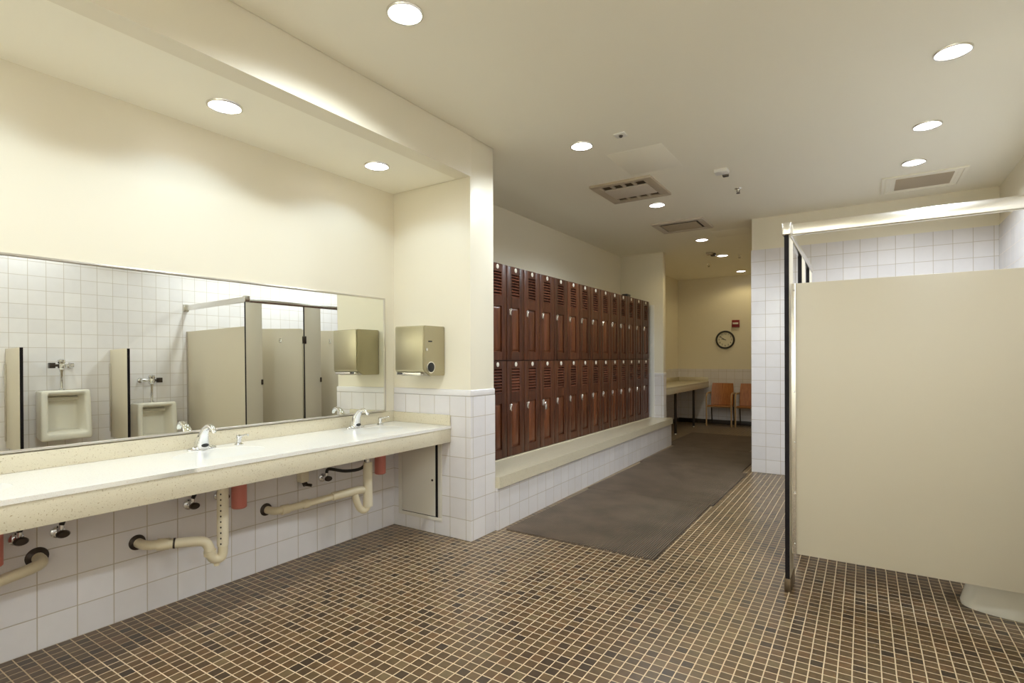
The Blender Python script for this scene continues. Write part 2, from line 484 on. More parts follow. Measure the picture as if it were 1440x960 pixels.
# ------------------------------------------------------------------ sink counter
XC0, XC1, ZT = XM + 0.001, -2.600, 0.842
SINKS = (-0.61, 0.48, 1.57, 2.66)
t = thing('sink_counter', 'long speckled beige sink counter with deep apron below the wall mirror', 'counter', (XM, 1.0, ZT - 0.12))
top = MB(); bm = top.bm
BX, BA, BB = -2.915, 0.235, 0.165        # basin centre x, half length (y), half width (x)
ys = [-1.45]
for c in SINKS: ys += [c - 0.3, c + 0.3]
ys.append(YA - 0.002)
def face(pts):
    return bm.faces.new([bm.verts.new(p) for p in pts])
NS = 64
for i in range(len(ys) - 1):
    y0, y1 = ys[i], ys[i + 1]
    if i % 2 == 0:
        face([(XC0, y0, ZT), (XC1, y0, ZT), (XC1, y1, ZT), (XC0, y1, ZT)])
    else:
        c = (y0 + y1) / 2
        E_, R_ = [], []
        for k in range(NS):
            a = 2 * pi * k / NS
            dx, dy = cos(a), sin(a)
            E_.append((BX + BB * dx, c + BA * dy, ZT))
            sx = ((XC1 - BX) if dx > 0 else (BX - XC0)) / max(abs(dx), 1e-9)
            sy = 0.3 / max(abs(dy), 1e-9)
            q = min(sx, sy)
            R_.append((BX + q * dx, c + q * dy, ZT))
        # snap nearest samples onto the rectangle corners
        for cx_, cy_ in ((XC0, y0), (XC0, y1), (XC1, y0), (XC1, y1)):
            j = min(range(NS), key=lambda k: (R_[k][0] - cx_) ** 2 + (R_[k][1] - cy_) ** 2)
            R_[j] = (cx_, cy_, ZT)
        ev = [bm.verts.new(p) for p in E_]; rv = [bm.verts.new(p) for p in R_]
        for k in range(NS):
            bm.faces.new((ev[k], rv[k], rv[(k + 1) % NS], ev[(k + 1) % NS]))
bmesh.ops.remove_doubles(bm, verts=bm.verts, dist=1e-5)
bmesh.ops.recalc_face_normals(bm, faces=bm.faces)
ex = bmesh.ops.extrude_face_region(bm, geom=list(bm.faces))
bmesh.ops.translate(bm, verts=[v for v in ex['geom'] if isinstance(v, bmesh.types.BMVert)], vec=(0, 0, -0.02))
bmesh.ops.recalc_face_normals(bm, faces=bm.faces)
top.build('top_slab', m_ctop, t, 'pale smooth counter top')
B(XC1 - 0.024, XC1 - 0.004, -1.45, YA - 0.002, 0.718, ZT - 0.02, bev=0.003).build('apron', m_stone, t)
B(XC0, XC0 + 0.016, -1.45, YA - 0.002, ZT, 0.926, bev=0.003).build('backsplash', m_stone, t)
B(XC0 + 0.016, XC1 - 0.004, YA - 0.018, YA - 0.002, ZT, 0.922, bev=0.003).build('side_splash', m_stone, t)
for c in SINKS:
    prof = [(1.0, 0.0), (0.985, -0.006), (0.95, -0.03), (0.88, -0.075), (0.72, -0.115), (0.4, -0.135), (0.09, -0.142), (0.0, -0.142)]
    bs = MB().lathe([(r, h) for r, h in prof], (BX, c, ZT - 0.001), seg=48, sx=BB + 0.004, sy=BA + 0.004)
    b_ = bs.build('basin', m_basin, t, 'white oval sink basin')
    MB().lathe([(0.0, 0.003), (0.02, 0.003), (0.024, 0.0)], (BX, c, ZT - 0.142), seg=20).build('drain', m_chrome, b_)

# ------------------------------------------------------------------ faucets
def faucet(y, label):
    x = -3.115
    t = thing('faucet', label, 'faucet', (x, y, ZT), 'chrome sensor faucets')
    f = MB()
    pr = []
    f.lathe([(1.0, 0.0), (1.0, 0.006), (0.93, 0.012), (0.55, 0.021), (0.0, 0.026)], (x, y, ZT), seg=40, sx=0.032, sy=0.080)
    f.build('base_plate', m_chrome, t)
    s = MB()
    s.sweep([(x - 0.004, y, ZT + 0.008), (x + 0.004, y, ZT + 0.045), (x + 0.022, y, ZT + 0.088), (x + 0.052, y, ZT + 0.122), (x + 0.090, y, ZT + 0.134), (x + 0.118, y, ZT + 0.124), (x + 0.128, y, ZT + 0.108)],
            [0.043, 0.036, 0.025, 0.0175, 0.0145, 0.0135, 0.0125], 24, smooth=5)
    s.build('spout', m_chrome, t)
    MB().ball((x + 0.036, y, ZT + 0.026), 0.010, 0.021, 0.011).build('sensor_window', m_black, t)
    MB().cyl((x + 0.127, y, ZT + 0.111), (x + 0.130, y, ZT + 0.100), 0.0115).build('aerator', m_chrome, t)
faucet(1.57, 'chrome sensor faucet on the counter in the middle of the mirror, below the urinal reflections')
faucet(2.66, 'chrome sensor faucet nearest the towel dispenser and the pier')
faucet(0.48, 'chrome sensor faucet at the left edge of the picture')

def soap(y, label):
    x = -3.098
    t = thing('soap_dispenser', label, 'soap dispenser', (x, y, ZT), 'deck soap dispensers with pink bottles')
    MB().lathe([(0.026, 0.0), (0.026, 0.004), (0.018, 0.010), (0.013, 0.014), (0.013, 0.034), (0.016, 0.037), (0.016, 0.052), (0.010, 0.060), (0.0, 0.061)], (x, y, ZT), seg=24).build('pump_head', m_chrome, t)
    MB().sweep([(x, y, ZT + 0.050), (x + 0.04, y, ZT + 0.058), (x + 0.075, y, ZT + 0.066), (x + 0.090, y, ZT + 0.066), (x + 0.096, y, ZT + 0.058)], [0.006, 0.0055, 0.005, 0.005, 0.0045], 12, smooth=4).build('spout', m_chrome, t)
    MB().cyl((x, y, ZT + 0.002), (x, y, ZT - 0.12), 0.015).build('neck', m_white, t)
    MB().lathe([(0.0, 0.0), (0.036, 0.0), (0.042, 0.006), (0.042, 0.19), (0.036, 0.215), (0.018, 0.228), (0.0, 0.228)], (x, y, 0.468), seg=32).build('bottle', m_pink, t, 'pink liquid soap bottle under the counter')
soap(1.775, 'chrome pump soap dispenser in the middle of the counter, pink bottle hanging below')
soap(2.886, 'chrome pump soap dispenser nearest the pier, pink bottle hanging below')
soap(0.69, 'soap dispenser at the left edge of the picture, pink bottle below the counter')

# ------------------------------------------------------------------ plumbing below the counter
XW = XM + 0.0005
def escut(y, z, r, par):
    MB().lathe([(r, 0.0), (r * 0.95, 0.006), (r * 0.6, 0.016), (r * 0.5, 0.018)], (XW, y, z), axis=0, seg=28).build('escutcheon', m_darkm, par, 'dark metal wall flange')
GP = 'sink drain pipes'
# first full trap: arm comes straight off the wall
t = thing('drain_pipe', 'cream drain pipe with perforated sleeve below the middle sink', 'drain pipe', (-2.95, 1.52, 0.25), GP)
escut(1.284, 0.385, 0.040, t)
MB().sweep([(XW, 1.284, 0.385), (-3.14, 1.285, 0.384), (-3.105, 1.30, 0.384), (-3.085, 1.33, 0.382)], 0.024, 18, smooth=4).build('wall_elbow', m_pvc, t)
MB().cyl((-3.085, 1.328, 0.382), (-3.055, 1.375, 0.380), 0.030).build('slip_nut', m_pvc, t)
MB().cyl((-3.045, 1.388, 0.3795), (-3.040, 1.396, 0.379), 0.0275).build('gasket', m_darkm, t, 'dark gasket ring')
MB().cyl((-2.953, 1.529, 0.318), (-2.953, 1.531, 0.292), 0.031).build('slip_nut', m_pvc, t)
MB().lathe([(0.0, -0.012), (0.014, -0.010), (0.016, 0.01)], (-2.946, 1.562, 0.238), seg=16).build('cleanout_plug', m_pvc, t)
MB().sweep([(-3.06, 1.365, 0.380), (-2.99, 1.47, 0.376), (-2.965, 1.508, 0.366), (-2.955, 1.525, 0.335), (-2.953, 1.530, 0.300), (-2.950, 1.545, 0.272), (-2.945, 1.565, 0.262), (-2.940, 1.585, 0.272), (-2.940, 1.592, 0.30), (-2.940, 1.592, 0.335)],
           0.0255, 18, smooth=5).build('u_bend', m_pvc, t)
MB().cyl((-2.940, 1.592, 0.33), (-2.940, 1.592, 0.697), 0.029).build('sleeve', m_pvcw, t, 'ivory perforated sleeve')
h = MB()
for k in range(11):
    h.ball((-2.940 + 0.019, 1.592 - 0.021, 0.345 + k * 0.03), 0.0045, 0.0045, 0.0055, 8)
h.build('sleeve_holes', m_darkm, t)
# second trap: long arm along the wall
t = thing('drain_pipe', 'cream drain pipe with long side arm below the sink nearest the pier', 'drain pipe', (-2.96, 2.60, 0.25), GP)
escut(2.013, 0.385, 0.040, t)
MB().sweep([(XW, 2.013, 0.385), (-3.145, 2.015, 0.385), (-3.115, 2.03, 0.386), (-3.10, 2.06, 0.387)], 0.024, 18, smooth=4).build('wall_elbow', m_pvc, t)
MB().cyl((-3.102, 2.055, 0.386), (-3.096, 2.10, 0.387), 0.030).build('slip_nut', m_pvc, t)
MB().cyl((-3.075, 2.19, 0.3945), (-3.067, 2.225, 0.397), 0.029).build('slip_nut', m_pvc, t)
MB().sweep([(-3.10, 2.06, 0.387), (-3.02, 2.43, 0.412)], 0.0225, 18).build('trap_arm', m_pvc, t)
MB().sweep([(-3.03, 2.39, 0.410), (-3.01, 2.44, 0.415), (-2.975, 2.575, 0.425), (-2.965, 2.61, 0.420)], [0.030, 0.0295, 0.029, 0.024], 18).build('coupling', m_pvc, t)
MB().sweep([(-2.985, 2.545, 0.40), (-2.98, 2.555, 0.35), (-2.975, 2.575, 0.30), (-2.966, 2.600, 0.277), (-2.958, 2.625, 0.285), (-2.955, 2.635, 0.32)], 0.024, 18, smooth=5).build('u_bend', m_pvc, t)
MB().cyl((-2.955, 2.635, 0.30), (-2.955, 2.635, 0.61), 0.0335, 0.0315).build('sleeve', m_pvcw, t, 'ivory pipe sleeve')
MB().cyl((-2.955, 2.635, 0.60), (-2.955, 2.635, 0.697), 0.018).build('tailpiece', m_chrome, t, 'chrome tailpiece')
# third trap, cut by the left edge
t = thing('drain_pipe', 'cream drain pipe at the left edge of the picture below the counter', 'drain pipe', (-2.98, 0.55, 0.25), GP)
escut(0.874, 0.435, 0.045, t)
MB().sweep([(XW, 0.874, 0.435), (-3.14, 0.872, 0.430), (-3.11, 0.855, 0.426), (-3.09, 0.82, 0.422)], 0.025, 18, smooth=4).build('wall_elbow', m_pvc, t)
MB().sweep([(-3.09, 0.825, 0.422), (-3.03, 0.60, 0.405)], 0.024, 18).build('trap_arm', m_pvc, t)
MB().sweep([(-3.03, 0.61, 0.40), (-3.01, 0.55, 0.395), (-2.99, 0.51, 0.36), (-2.97, 0.49, 0.29), (-2.95, 0.46, 0.265), (-2.94, 0.44, 0.30)], 0.026, 18, smooth=4).build('u_bend', m_pvc, t)
MB().cyl((-2.94, 0.44, 0.29), (-2.94, 0.44, 0.697), 0.029).build('sleeve', m_pvcw, t)

def valve(y, z, label, hose=None):
    t = thing('shutoff_valve', label, 'shutoff valve', (XW, y, z), 'shutoff valves under the sinks')
    MB().lathe([(0.030, 0.0), (0.028, 0.008), (0.016, 0.016)], (XW, y, z), axis=0, seg=24).build('escutcheon', m_chrome, t)
    MB().cyl((XW + 0.005, y, z), (XW + 0.06, y, z), 0.012).cyl((XW + 0.05, y, z), (XW + 0.05, y, z + 0.045), 0.010).build('body', m_chrome, t)
    MB().lathe([(0.0, 0.085), (0.014, 0.084), (0.018, 0.075), (0.018, 0.062), (0.008, 0.058)], (XW, y, z), axis=0, seg=20, sx=1.5).build('handle', m_darkm, t, 'dark oval valve handle')
    if hose: MB().sweep([(XW + 0.05, y, z + 0.04)] + hose, 0.011, 10, smooth=6).build('supply_hose', m_hose, t, 'dark braided supply hose')
valve(1.541, 0.527, 'shutoff valve left of the perforated sleeve below the middle sink', [(-3.145, 1.56, 0.62), (-3.14, 1.60, 0.72)])
valve(1.712, 0.540, 'shutoff valve right of the perforated sleeve below the middle sink', [(-3.13, 1.705, 0.625), (-3.09, 1.66, 0.655), (-3.07, 1.60, 0.68), (-3.10, 1.57, 0.74)])
valve(0.950, 0.533, 'shutoff valve right of the pipe flange near the left edge of the picture', [(-3.15, 0.96, 0.62), (-3.14, 0.96, 0.73)])
valve(0.800, 0.541, 'shutoff valve left of the pipe flange near the left edge of the picture', [(-3.15, 0.80, 0.62), (-3.14, 0.79, 0.73)])
valve(2.440, 0.510, 'shutoff valve above the long pipe arm, nearest the pier', [(-3.14, 2.45, 0.575), (-3.07, 2.53, 0.555), (-3.02, 2.62, 0.56), (-3.00, 2.655, 0.60), (-3.02, 2.655, 0.66), (-3.07, 2.645, 0.74)])
t = thing('mixing_valve', 'small beige boxed valve above the left end of the long pipe arm', 'valve', (XW, 2.27, 0.53), None)
B(XW, XW + 0.055, 2.235, 2.295, 0.515, 0.60, bev=0.008).build('housing', m_pvcw, t)
MB().cyl((XW + 0.03, 2.27, 0.52), (XW + 0.05, 2.27, 0.495), 0.017).cyl((XW + 0.04, 2.27, 0.50), (XW + 0.085, 2.29, 0.495), 0.010).build('valve_stem', m_darkm, t)
MB().sweep([(XW + 0.03, 2.28, 0.595), (-3.15, 2.33, 0.625), (-3.14, 2.42, 0.622), (-3.12, 2.52, 0.635), (-3.10, 2.60, 0.68), (-3.10, 2.64, 0.75)], 0.008, 10, smooth=6).build('supply_hose', m_hose, t)

# access panel on the pier under the counter
t = thing('access_panel', 'beige metal access panel with slim dark gap on the pier under the counter', 'access panel', (-2.92, YA, 0.10))
f = MB()
for a in ((-3.150, -2.694, 0.100, 0.128), (-3.150, -2.694, 0.690, 0.716), (-3.150, -3.112, 0.128, 0.690), (-2.732, -2.694, 0.128, 0.690)):
    f.box(a[0], a[1], YA - 0.006, YA + 0.001, a[2], a[3], bev=0.002)
f.build('frame', m_offw, t)
B(-3.114, -2.730, YA - 0.002, YA + 0.001, 0.126, 0.692).build('backing', m_edge, t)
B(-3.108, -2.758, YA - 0.008, YA - 0.002, 0.134, 0.686, bev=0.002).build('door', m_offw, t)
MB().lathe([(0.009, 0.0), (0.009, 0.004), (0.0, 0.005)], (-2.785, YA - 0.008, 0.41), axis=1, d=-1, seg=16).build('lock', m_darkm, t)

# ------------------------------------------------------------------ towel dispenser
X0, X1, Y0, Y1, Z0, Z1 = -2.962, -2.667, 2.912, YA + 0.006, 1.220, 1.590
t = thing('paper_towel_dispenser', 'brushed metal paper towel dispenser mounted on the pier wall', 'towel dispenser', (-2.81, YA, 1.22))
bd = MB()
bd.prism([(Y0, Z0 + 0.035), (Y0, Z1), (Y1, Z1), (Y1, Z0), (Y0 + 0.06, Z0)], 0, X0, X1)
bmesh.ops.bevel(bd.bm, geom=list(bd.bm.edges), offset=0.005, segments=2, affect='EDGES')
bd.build('housing', m_steel, t)
B(X0 + 0.006, X1 - 0.010, Y0 - 0.004, Y0 + 0.002, Z0 + 0.045, Z1 - 0.008, bev=0.002).build('front_cover', m_steel, t)
B(X0 + 0.02, X1 - 0.03, Y0 - 0.006, Y0 + 0.03, Z0 + 0.006, Z0 + 0.026, bev=0.002).build('outlet_lip', m_bright, t, 'bright outlet lip')
B(X0 + 0.03, X0 + 0.08, Y0 - 0.008, Y0 + 0.02, Z0 + 0.012, Z0 + 0.024).build('outlet_slot', m_black, t)
B(X1 - 0.001, X1 + 0.002, 2.955, 2.995, 1.470, 1.480).build('side_slot', m_black, t)
MB().lathe([(0.011, 0.0), (0.011, 0.005), (0.0, 0.006)], (X1, 2.935, 1.415), axis=0, seg=20).build('lock', m_chrome, t, 'chrome lock button')
kn = MB().lathe([(0.043, 0.0), (0.043, 0.003), (0.036, 0.004), (0.036, 0.001), (0.0, 0.001)], (X1, 2.982, 1.284), axis=0, seg=36).build('knob_ring', m_chrome, t)
MB().lathe([(0.036, 0.0), (0.035, 0.0035), (0.02, 0.006), (0.0, 0.007)], (X1, 2.982, 1.284), axis=0, seg=36).build('feed_knob', m_black, t, 'round black feed knob')

# ------------------------------------------------------------------ locker bench
BZ = 0.42
xf = lambda y: -2.375 - (y - YP) / 4.84 * 0.085      # bench front runs slightly askew, as in the photo
t = thing('locker_bench', 'tiled bench step with long beige stone top below the lockers', 'bench', (-2.6, 5.8, 0.0))
ye = 8.285
MB().hexa([(-3.28, YP + 0.002, BZ - 0.088), (xf(YP), YP + 0.002, BZ - 0.088), (xf(ye), YQ0 - 0.009, BZ - 0.088), (-3.28, YQ0 - 0.009, BZ - 0.088),
           (-3.28, YP + 0.002, BZ), (xf(YP), YP + 0.002, BZ), (xf(ye), YQ0 - 0.009, BZ), (-3.28, YQ0 - 0.009, BZ)]).hexa(
          [(XQ + 0.011, YQ0 - 0.009, BZ - 0.088), (xf(ye), YQ0 - 0.009, BZ - 0.088), (xf(ye), ye, BZ - 0.088), (XQ + 0.011, ye, BZ - 0.088),
           (XQ + 0.011, YQ0 - 0.009, BZ), (xf(ye), YQ0 - 0.009, BZ), (xf(ye), ye, BZ), (XQ + 0.011, ye, BZ)]).build('bench_top', m_stone, t)
MB().hexa([(-2.65, YP + 0.002, 0), (xf(YP) - 0.02, YP + 0.002, 0), (xf(ye) - 0.02, ye - 0.012, 0), (-2.575, ye - 0.012, 0),
           (-2.65, YP + 0.002, BZ - 0.088), (xf(YP) - 0.02, YP + 0.002, BZ - 0.088), (xf(ye) - 0.02, ye - 0.012, BZ - 0.088), (-2.575, ye - 0.012, BZ - 0.088)]).build('tiled_riser', m_tile, t, 'white tiled riser')
B(-2.790, -2.772, YP + 0.002, 8.204, BZ, BZ + 0.008).build('caulk_strip', m_stone, t)

# ------------------------------------------------------------------ lockers
LX, LW, LTOP, LMID, LBOT = -2.770, 0.3045, 2.217, 1.328, BZ + 0.009
YE = 8.104
struct('trim_4', B(-3.20, LX - 0.004, YP + 0.003, YE - 15 * LW + LW - 0.001, LBOT - 0.008, LTOP), m_carc)
def locker(label):
    y0, y1 = 0.0015, LW - 0.0015
    H = LTOP - LMID
    t = thing('locker', label, 'locker', (LX, 0, 0), 'louvred wooden lockers above the bench')
    B(-3.20, LX - 0.022, y0, y1, 0.0, H - 0.001).build('body', m_carc, t)
    d = MB()
    X0, X1 = LX - 0.021, LX
    a0, a1 = y0 + 0.003, y1 - 0.003
    l0, l1 = 0.085, 0.222               # opening for louvres and panel
    zz = [0.004, 0.080, 0.500, 0.590, 0.812, H - 0.005]
    d.box(X0, X1, a0, l0, zz[0], zz[5], bev=0.0015).box(X0, X1, l1, a1, zz[0], zz[5], bev=0.0015)
    d.box(X0, X1, l0, l1, zz[0], zz[1]).box(X0, X1, l0, l1, zz[2], zz[3]).box(X0, X1, l0, l1, zz[4], zz[5])
    dr = d.build('door', m_locker, t)
    p = MB()
    p.box(X0 + 0.002, X0 + 0.008, l0 - 0.002, l1 + 0.002, zz[1] - 0.002, zz[2] + 0.002)
    # raised field with sloping margins
    bx, fx = X0 + 0.008, X1 - 0.003
    i0, i1, j0, j1 = l0 + 0.008, l1 - 0.008, zz[1] + 0.010, zz[2] - 0.010
    s = 0.018
    p.hexa([(bx, i0, j0), (bx, i1, j0), (bx, i1, j1), (bx, i0, j1), (fx, i0 + s, j0 + s), (fx, i1 - s, j0 + s), (fx, i1 - s, j1 - s), (fx, i0 + s, j1 - s)])
    bmesh.ops.recalc_face_normals(p.bm, faces=p.bm.faces)
    p.build('raised_panel', m_panelw, dr)
    lv = MB()
    n = 8
    st = (zz[4] - zz[3]) / n
    for k in range(n):
        zc = zz[3] + (k + 0.5) * st
        lv.hexa([(X1 - 0.001, l0, zc - 0.011), (X1 - 0.001, l1, zc - 0.011), (X0 + 0.002, l1, zc + 0.006), (X0 + 0.002, l0, zc + 0.006),
                 (X1 - 0.001, l0, zc - 0.004), (X1 - 0.001, l1, zc - 0.004), (X0 + 0.002, l1, zc + 0.012), (X0 + 0.002, l0, zc + 0.012)])
    bmesh.ops.recalc_face_normals(lv.bm, faces=lv.bm.faces)
    lv.build('louvre', m_slat, dr)
    MB().lathe([(1.0, 0.0), (1.0, 0.003), (0.85, 0.004), (0.0, 0.004)], (X1, LW / 2 + 0.002, H - 0.036), axis=0, seg=24, sx=0.020, sy=0.0215).build('number_plate', m_plate, dr, 'oval ivory plate')
    hp = MB()
    hy, hz = 0.052, 0.455
    hp.box(X1 - 0.001, X1 + 0.003, hy - 0.007, hy + 0.007, hz - 0.028, hz + 0.028, bev=0.001)
    hp.sweep([(X1 + 0.002, hy + 0.006, hz + 0.026), (X1 + 0.010, hy + 0.012, hz + 0.028), (X1 + 0.014, hy + 0.004, hz + 0.014), (X1 + 0.012, hy - 0.004, hz - 0.010), (X1 + 0.014, hy + 0.002, hz - 0.028), (X1 + 0.003, hy + 0.006, hz - 0.034)], 0.0045, 8, smooth=4)
    hp.build('latch', m_bright, dr, 'chrome hasp latch')
    return t
ORD = ['', 'second', 'third', 'fourth', 'fifth', 'sixth', 'seventh', 'eighth', 'ninth', 'tenth', 'eleventh', 'twelfth', 'thirteenth']
proto = None
for row, z in (('upper', LMID), ('lower', LBOT)):
    for k in range(14):
        y = YE - (14 - k) * LW
        if k == 0: lab = f'{row}-row mahogany locker half hidden by the pier edge'
        elif k == 13: lab = f'{row}-row mahogany locker at the far end beside the far pier'
        else: lab = f'{row}-row mahogany locker, {ORD[k]} from the near pier'
        if row == 'lower' and k == 3: lab = 'lower-row mahogany locker closed with a padlock, fourth from the near pier'
        if proto is None:
            proto = locker(lab); proto.location = (LX, y, z)
        else:
            o = copy_tree(proto, (LX, y, z), lab)
            if row == 'lower': o.scale = (1, 1, (LMID - LBOT) / (LTOP - LMID))
py, pz = YE - 11 * LW + 0.052, LBOT + 0.455
t = thing('padlock', 'small silver padlock hanging on the fourth lower locker', 'padlock', (LX + 0.03, py, pz))
B(LX + 0.031, LX + 0.047, py - 0.020, py + 0.020, pz - 0.062, pz - 0.018, bev=0.004).build('body', m_bright, t)
MB().sweep([(LX + 0.039, py - 0.013, pz - 0.02), (LX + 0.039, py - 0.013, pz + 0.004), (LX + 0.039, py, pz + 0.020), (LX + 0.039, py + 0.013, pz + 0.004), (LX + 0.039, py + 0.013, pz - 0.02)], 0.0038, 8, smooth=4).build('shackle', m_chrome, t)
o = B(-2.86, -2.775, 7.21, 7.335, LTOP, LTOP + 0.035, bev=0.008).build('small_box', m_black)
tag(o, 'small black box lying on top of the lockers near the far end', 'box')

# ------------------------------------------------------------------ rubber mats
def mat_mesh(x0, x1, y0, y1):
    m = MB(); bm = m.bm
    n = int((x1 - x0) / 0.0155)
    p = (x1 - x0) / n
    prof = [(x0, 0.0)]
    for k in range(n):
        a = x0 + k * p
        prof += [(a + 0.001, 0.011), (a + p * 0.58, 0.011), (a + p * 0.64, 0.002), (a + p * 0.96, 0.002)]
    prof += [(x1, 0.011), (x1, 0.0)]
    A = [bm.verts.new((x, y0, z)) for x, z in prof]; Bv = [bm.verts.new((x, y1, z)) for x, z in prof]
    for i in range(len(prof) - 1):
        bm.faces.new((A[i], Bv[i], Bv[i + 1], A[i + 1]))
    bm.faces.new(A); bm.faces.new(Bv[::-1])
    bmesh.ops.recalc_face_normals(bm, faces=bm.faces)
    return m
for (x0, x1, y0, y1, rz, lab) in ((-2.352, -1.168, 3.500, 5.064, 0.0, 'nearest ribbed brown rubber floor mat beside the bench'),
                                  (-2.385, -1.135, 5.072, 6.70, -0.5, 'second ribbed rubber floor mat, overhanging the nearest one to the right'),
                                  (-2.42, -1.19, 6.712, 8.235, -0.3, 'third ribbed rubber floor mat, between bench end and tiled far wall'),
                                  (-2.57, -1.37, 8.245, 9.84, 0.0, 'farthest ribbed rubber floor mat in front of the chairs')):
    m = mat_mesh(x0, x1, y0, y1)
    m.rot(radians(rz), 'Z', ((x0 + x1) / 2, (y0 + y1) / 2, 0))
    tag(m.build('floor_mat', m_mat), lab, 'mat', 'ribbed rubber floor mats')

# ------------------------------------------------------------------ toilet stalls
SX0, SX1 = -0.380, -0.355          # front plane (pilasters)
PY = 3.500                         # near side panel
PZ0, PZ1 = 0.216, 1.776
def side_panel(y, label, x0=-0.331, brackets=True):
    t = thing('toilet_partition', label, 'stall partition', ((x0 + XR) / 2, y, PZ0), 'toilet stall side panels')
    B(x0, XR - 0.006, y - 0.0125, y + 0.0125, PZ0, PZ1, bev=0.002).build('panel', m_panel, t)
    if brackets:
        bk = MB()
        bk.box(SX1 + 0.001, x0 + 0.006, y - 0.020, y - 0.0126, PZ0, PZ1, bev=0.001).box(SX1 + 0.001, x0 + 0.006, y + 0.0126, y + 0.020, PZ0, PZ1, bev=0.001)
        bk.build('bracket', m_bright, t, 'bright metal channel')
        sc = MB()
        for k in range(6):
            sc.ball((x0 - 0.002, y - 0.0205, PZ0 + 0.06 + k * (PZ1 - PZ0 - 0.1) / 5), 0.005, 0.003, 0.005, 10)
        sc.build('screws', m_chrome, t)
        wb = MB()
        wb.box(XR - 0.03, XR - 0.0005, y - 0.020, y - 0.0126, PZ0, PZ1).box(XR - 0.03, XR - 0.0005, y + 0.0126, y + 0.020, PZ0, PZ1)
        wb.build('wall_bracket', m_alu, t)
    return t
side_panel(PY, 'large beige toilet stall side panel in the right foreground')
PZT = 2.050
def pilaster(y0, y1, label, hinge=None, keeper=None):
    t = thing('stall_pilaster', label, 'stall post', ((SX0 + SX1) / 2, (y0 + y1) / 2, 0), 'stall front posts')
    B(SX0, SX1, y0 + 0.0006, y1, 0.07, PZT, bev=0.001).build('post_panel', m_panel, t)
    B(SX0 - 0.0005, SX1 - 0.0015, y0 - 0.002, y0 + 0.0006, 0.07, PZT).build('edge_trim', m_edge, t, 'black edge facing the room')
    B(SX0 - 0.005, SX1 + 0.005, y0 - 0.004, y1 + 0.004, 0.0, 0.075, bev=0.002).build('shoe', m_shoe, t, 'brushed metal shoe')
    if hinge:
        B(SX0 - 0.012, SX1 + 0.012, hinge - 0.014, hinge + 0.020, 1.585, 1.68, bev=0.004).build('hinge', m_darkm, t, 'dark hinge')
    if keeper:
        B(SX0 - 0.010, SX1 + 0.010, keeper - 0.018, keeper + 0.004, 1.09, 1.15, bev=0.003).build('latch_keeper', m_darkm, t)
pilaster(3.455, 3.655, 'tall narrow stall post with black edge at the front panel corner', keeper=3.655)
pilaster(4.225, 4.465, 'second stall post along the head rail, carrying a door hinge', hinge=4.225, keeper=4.465)
pilaster(4.855, 5.080, 'third stall post along the head rail, farthest from the viewer', hinge=4.855)
side_panel(4.345, 'beige panel dividing the two stalls behind the foreground panel')
side_panel(4.97, 'farthest beige stall side panel behind the second stall')
def door(y0, y1, ang, label):
    """hinged at y1, opens into the stall"""
    t = thing('stall_door', label, 'stall door', ((SX0 + SX1) / 2, y1, PZ0), 'toilet stall doors')
    px, pyy = (SX0 + SX1) / 2, y1 - 0.004
    d = B(px - 0.0125, px + 0.0125, y0 + 0.004, y1 - 0.012, PZ0, PZ1, bev=0.002).rot(radians(ang), 'Z', (px, pyy, 0)); d.build('panel', m_panel, t)
    d = B(px + 0.0126, px + 0.03, y0 + 0.012, y0 + 0.05, 1.08, 1.15, bev=0.003).rot(radians(ang), 'Z', (px, pyy, 0)); d.build('latch', m_darkm, t)
    d = MB(); d.box(px - 0.016, px - 0.0126, (y0 + y1) / 2 - 0.015, (y0 + y1) / 2 + 0.015, 1.60, 1.66, bev=0.002); d.cyl((px - 0.014, (y0 + y1) / 2, 1.63), (px - 0.05, (y0 + y1) / 2, 1.65), 0.006)
    d.rot(radians(ang), 'Z', (px, pyy, 0)); d.build('coat_hook', m_chrome, t)
door(3.665, 4.214, 46, 'beige stall door standing ajar behind the foreground panel')
door(4.475, 4.844, 50, 'beige stall door of the farther stall, standing ajar')
# head rail: front run plus return to the right wall over the near panel
t = thing('head_rail', 'bright metal head rail running over the stall front and back to the wall', 'rail', (SX0, PY, PZT))
B(SX0 - 0.006, SX1 + 0.006, 3.450, 5.095, PZT, PZT + 0.045, bev=0.004).build('front_rail', m_bright, t)
B(SX1 + 0.012, XR - 0.004, 3.462, 3.497, PZT + 0.002, PZT + 0.068, bev=0.006, seg=3).build('return_rail', m_bright, t)
B(SX0 - 0.012, SX1 + 0.014, 3.440, 3.505, PZT + 0.001, PZT + 0.076, bev=0.008, seg=3).build('corner_bracket', m_bright, t)
B(XR - 0.012, XR - 0.0005, 3.445, 3.512, PZT - 0.01, PZT + 0.082, bev=0.003).build('wall_flange', m_bright, t)

# toilet in the first stall (front of its base shows below the panel)
ty = 3.83
t = thing('toilet', 'white porcelain toilet partly visible below the foreground stall panel', 'toilet', (0.7, ty, 0.0))
tb = MB()
secs = [  # z, x centre, half length x, half width y
    (0.0, 0.745, 0.300, 0.135), (0.02, 0.745, 0.303, 0.137), (0.12, 0.755, 0.285, 0.125), (0.22, 0.745, 0.300, 0.145), (0.30, 0.735, 0.330, 0.172), (0.37, 0.730, 0.345, 0.185), (0.395, 0.730, 0.345, 0.186)]
rings = []
for z, cx_, hl, hw in secs:
    ring = []
    for k in range(40):
        a = 2 * pi * k / 40
        ca, sa = cos(a), sin(a)
        e = 0.62 if ca > 0 else 0.9
        ring.append(tb.bm.verts.new((cx_ + hl * math.copysign(abs(ca) ** e, ca), ty + hw * math.copysign(abs(sa) ** 0.85, sa), z)))
    rings.append(ring)
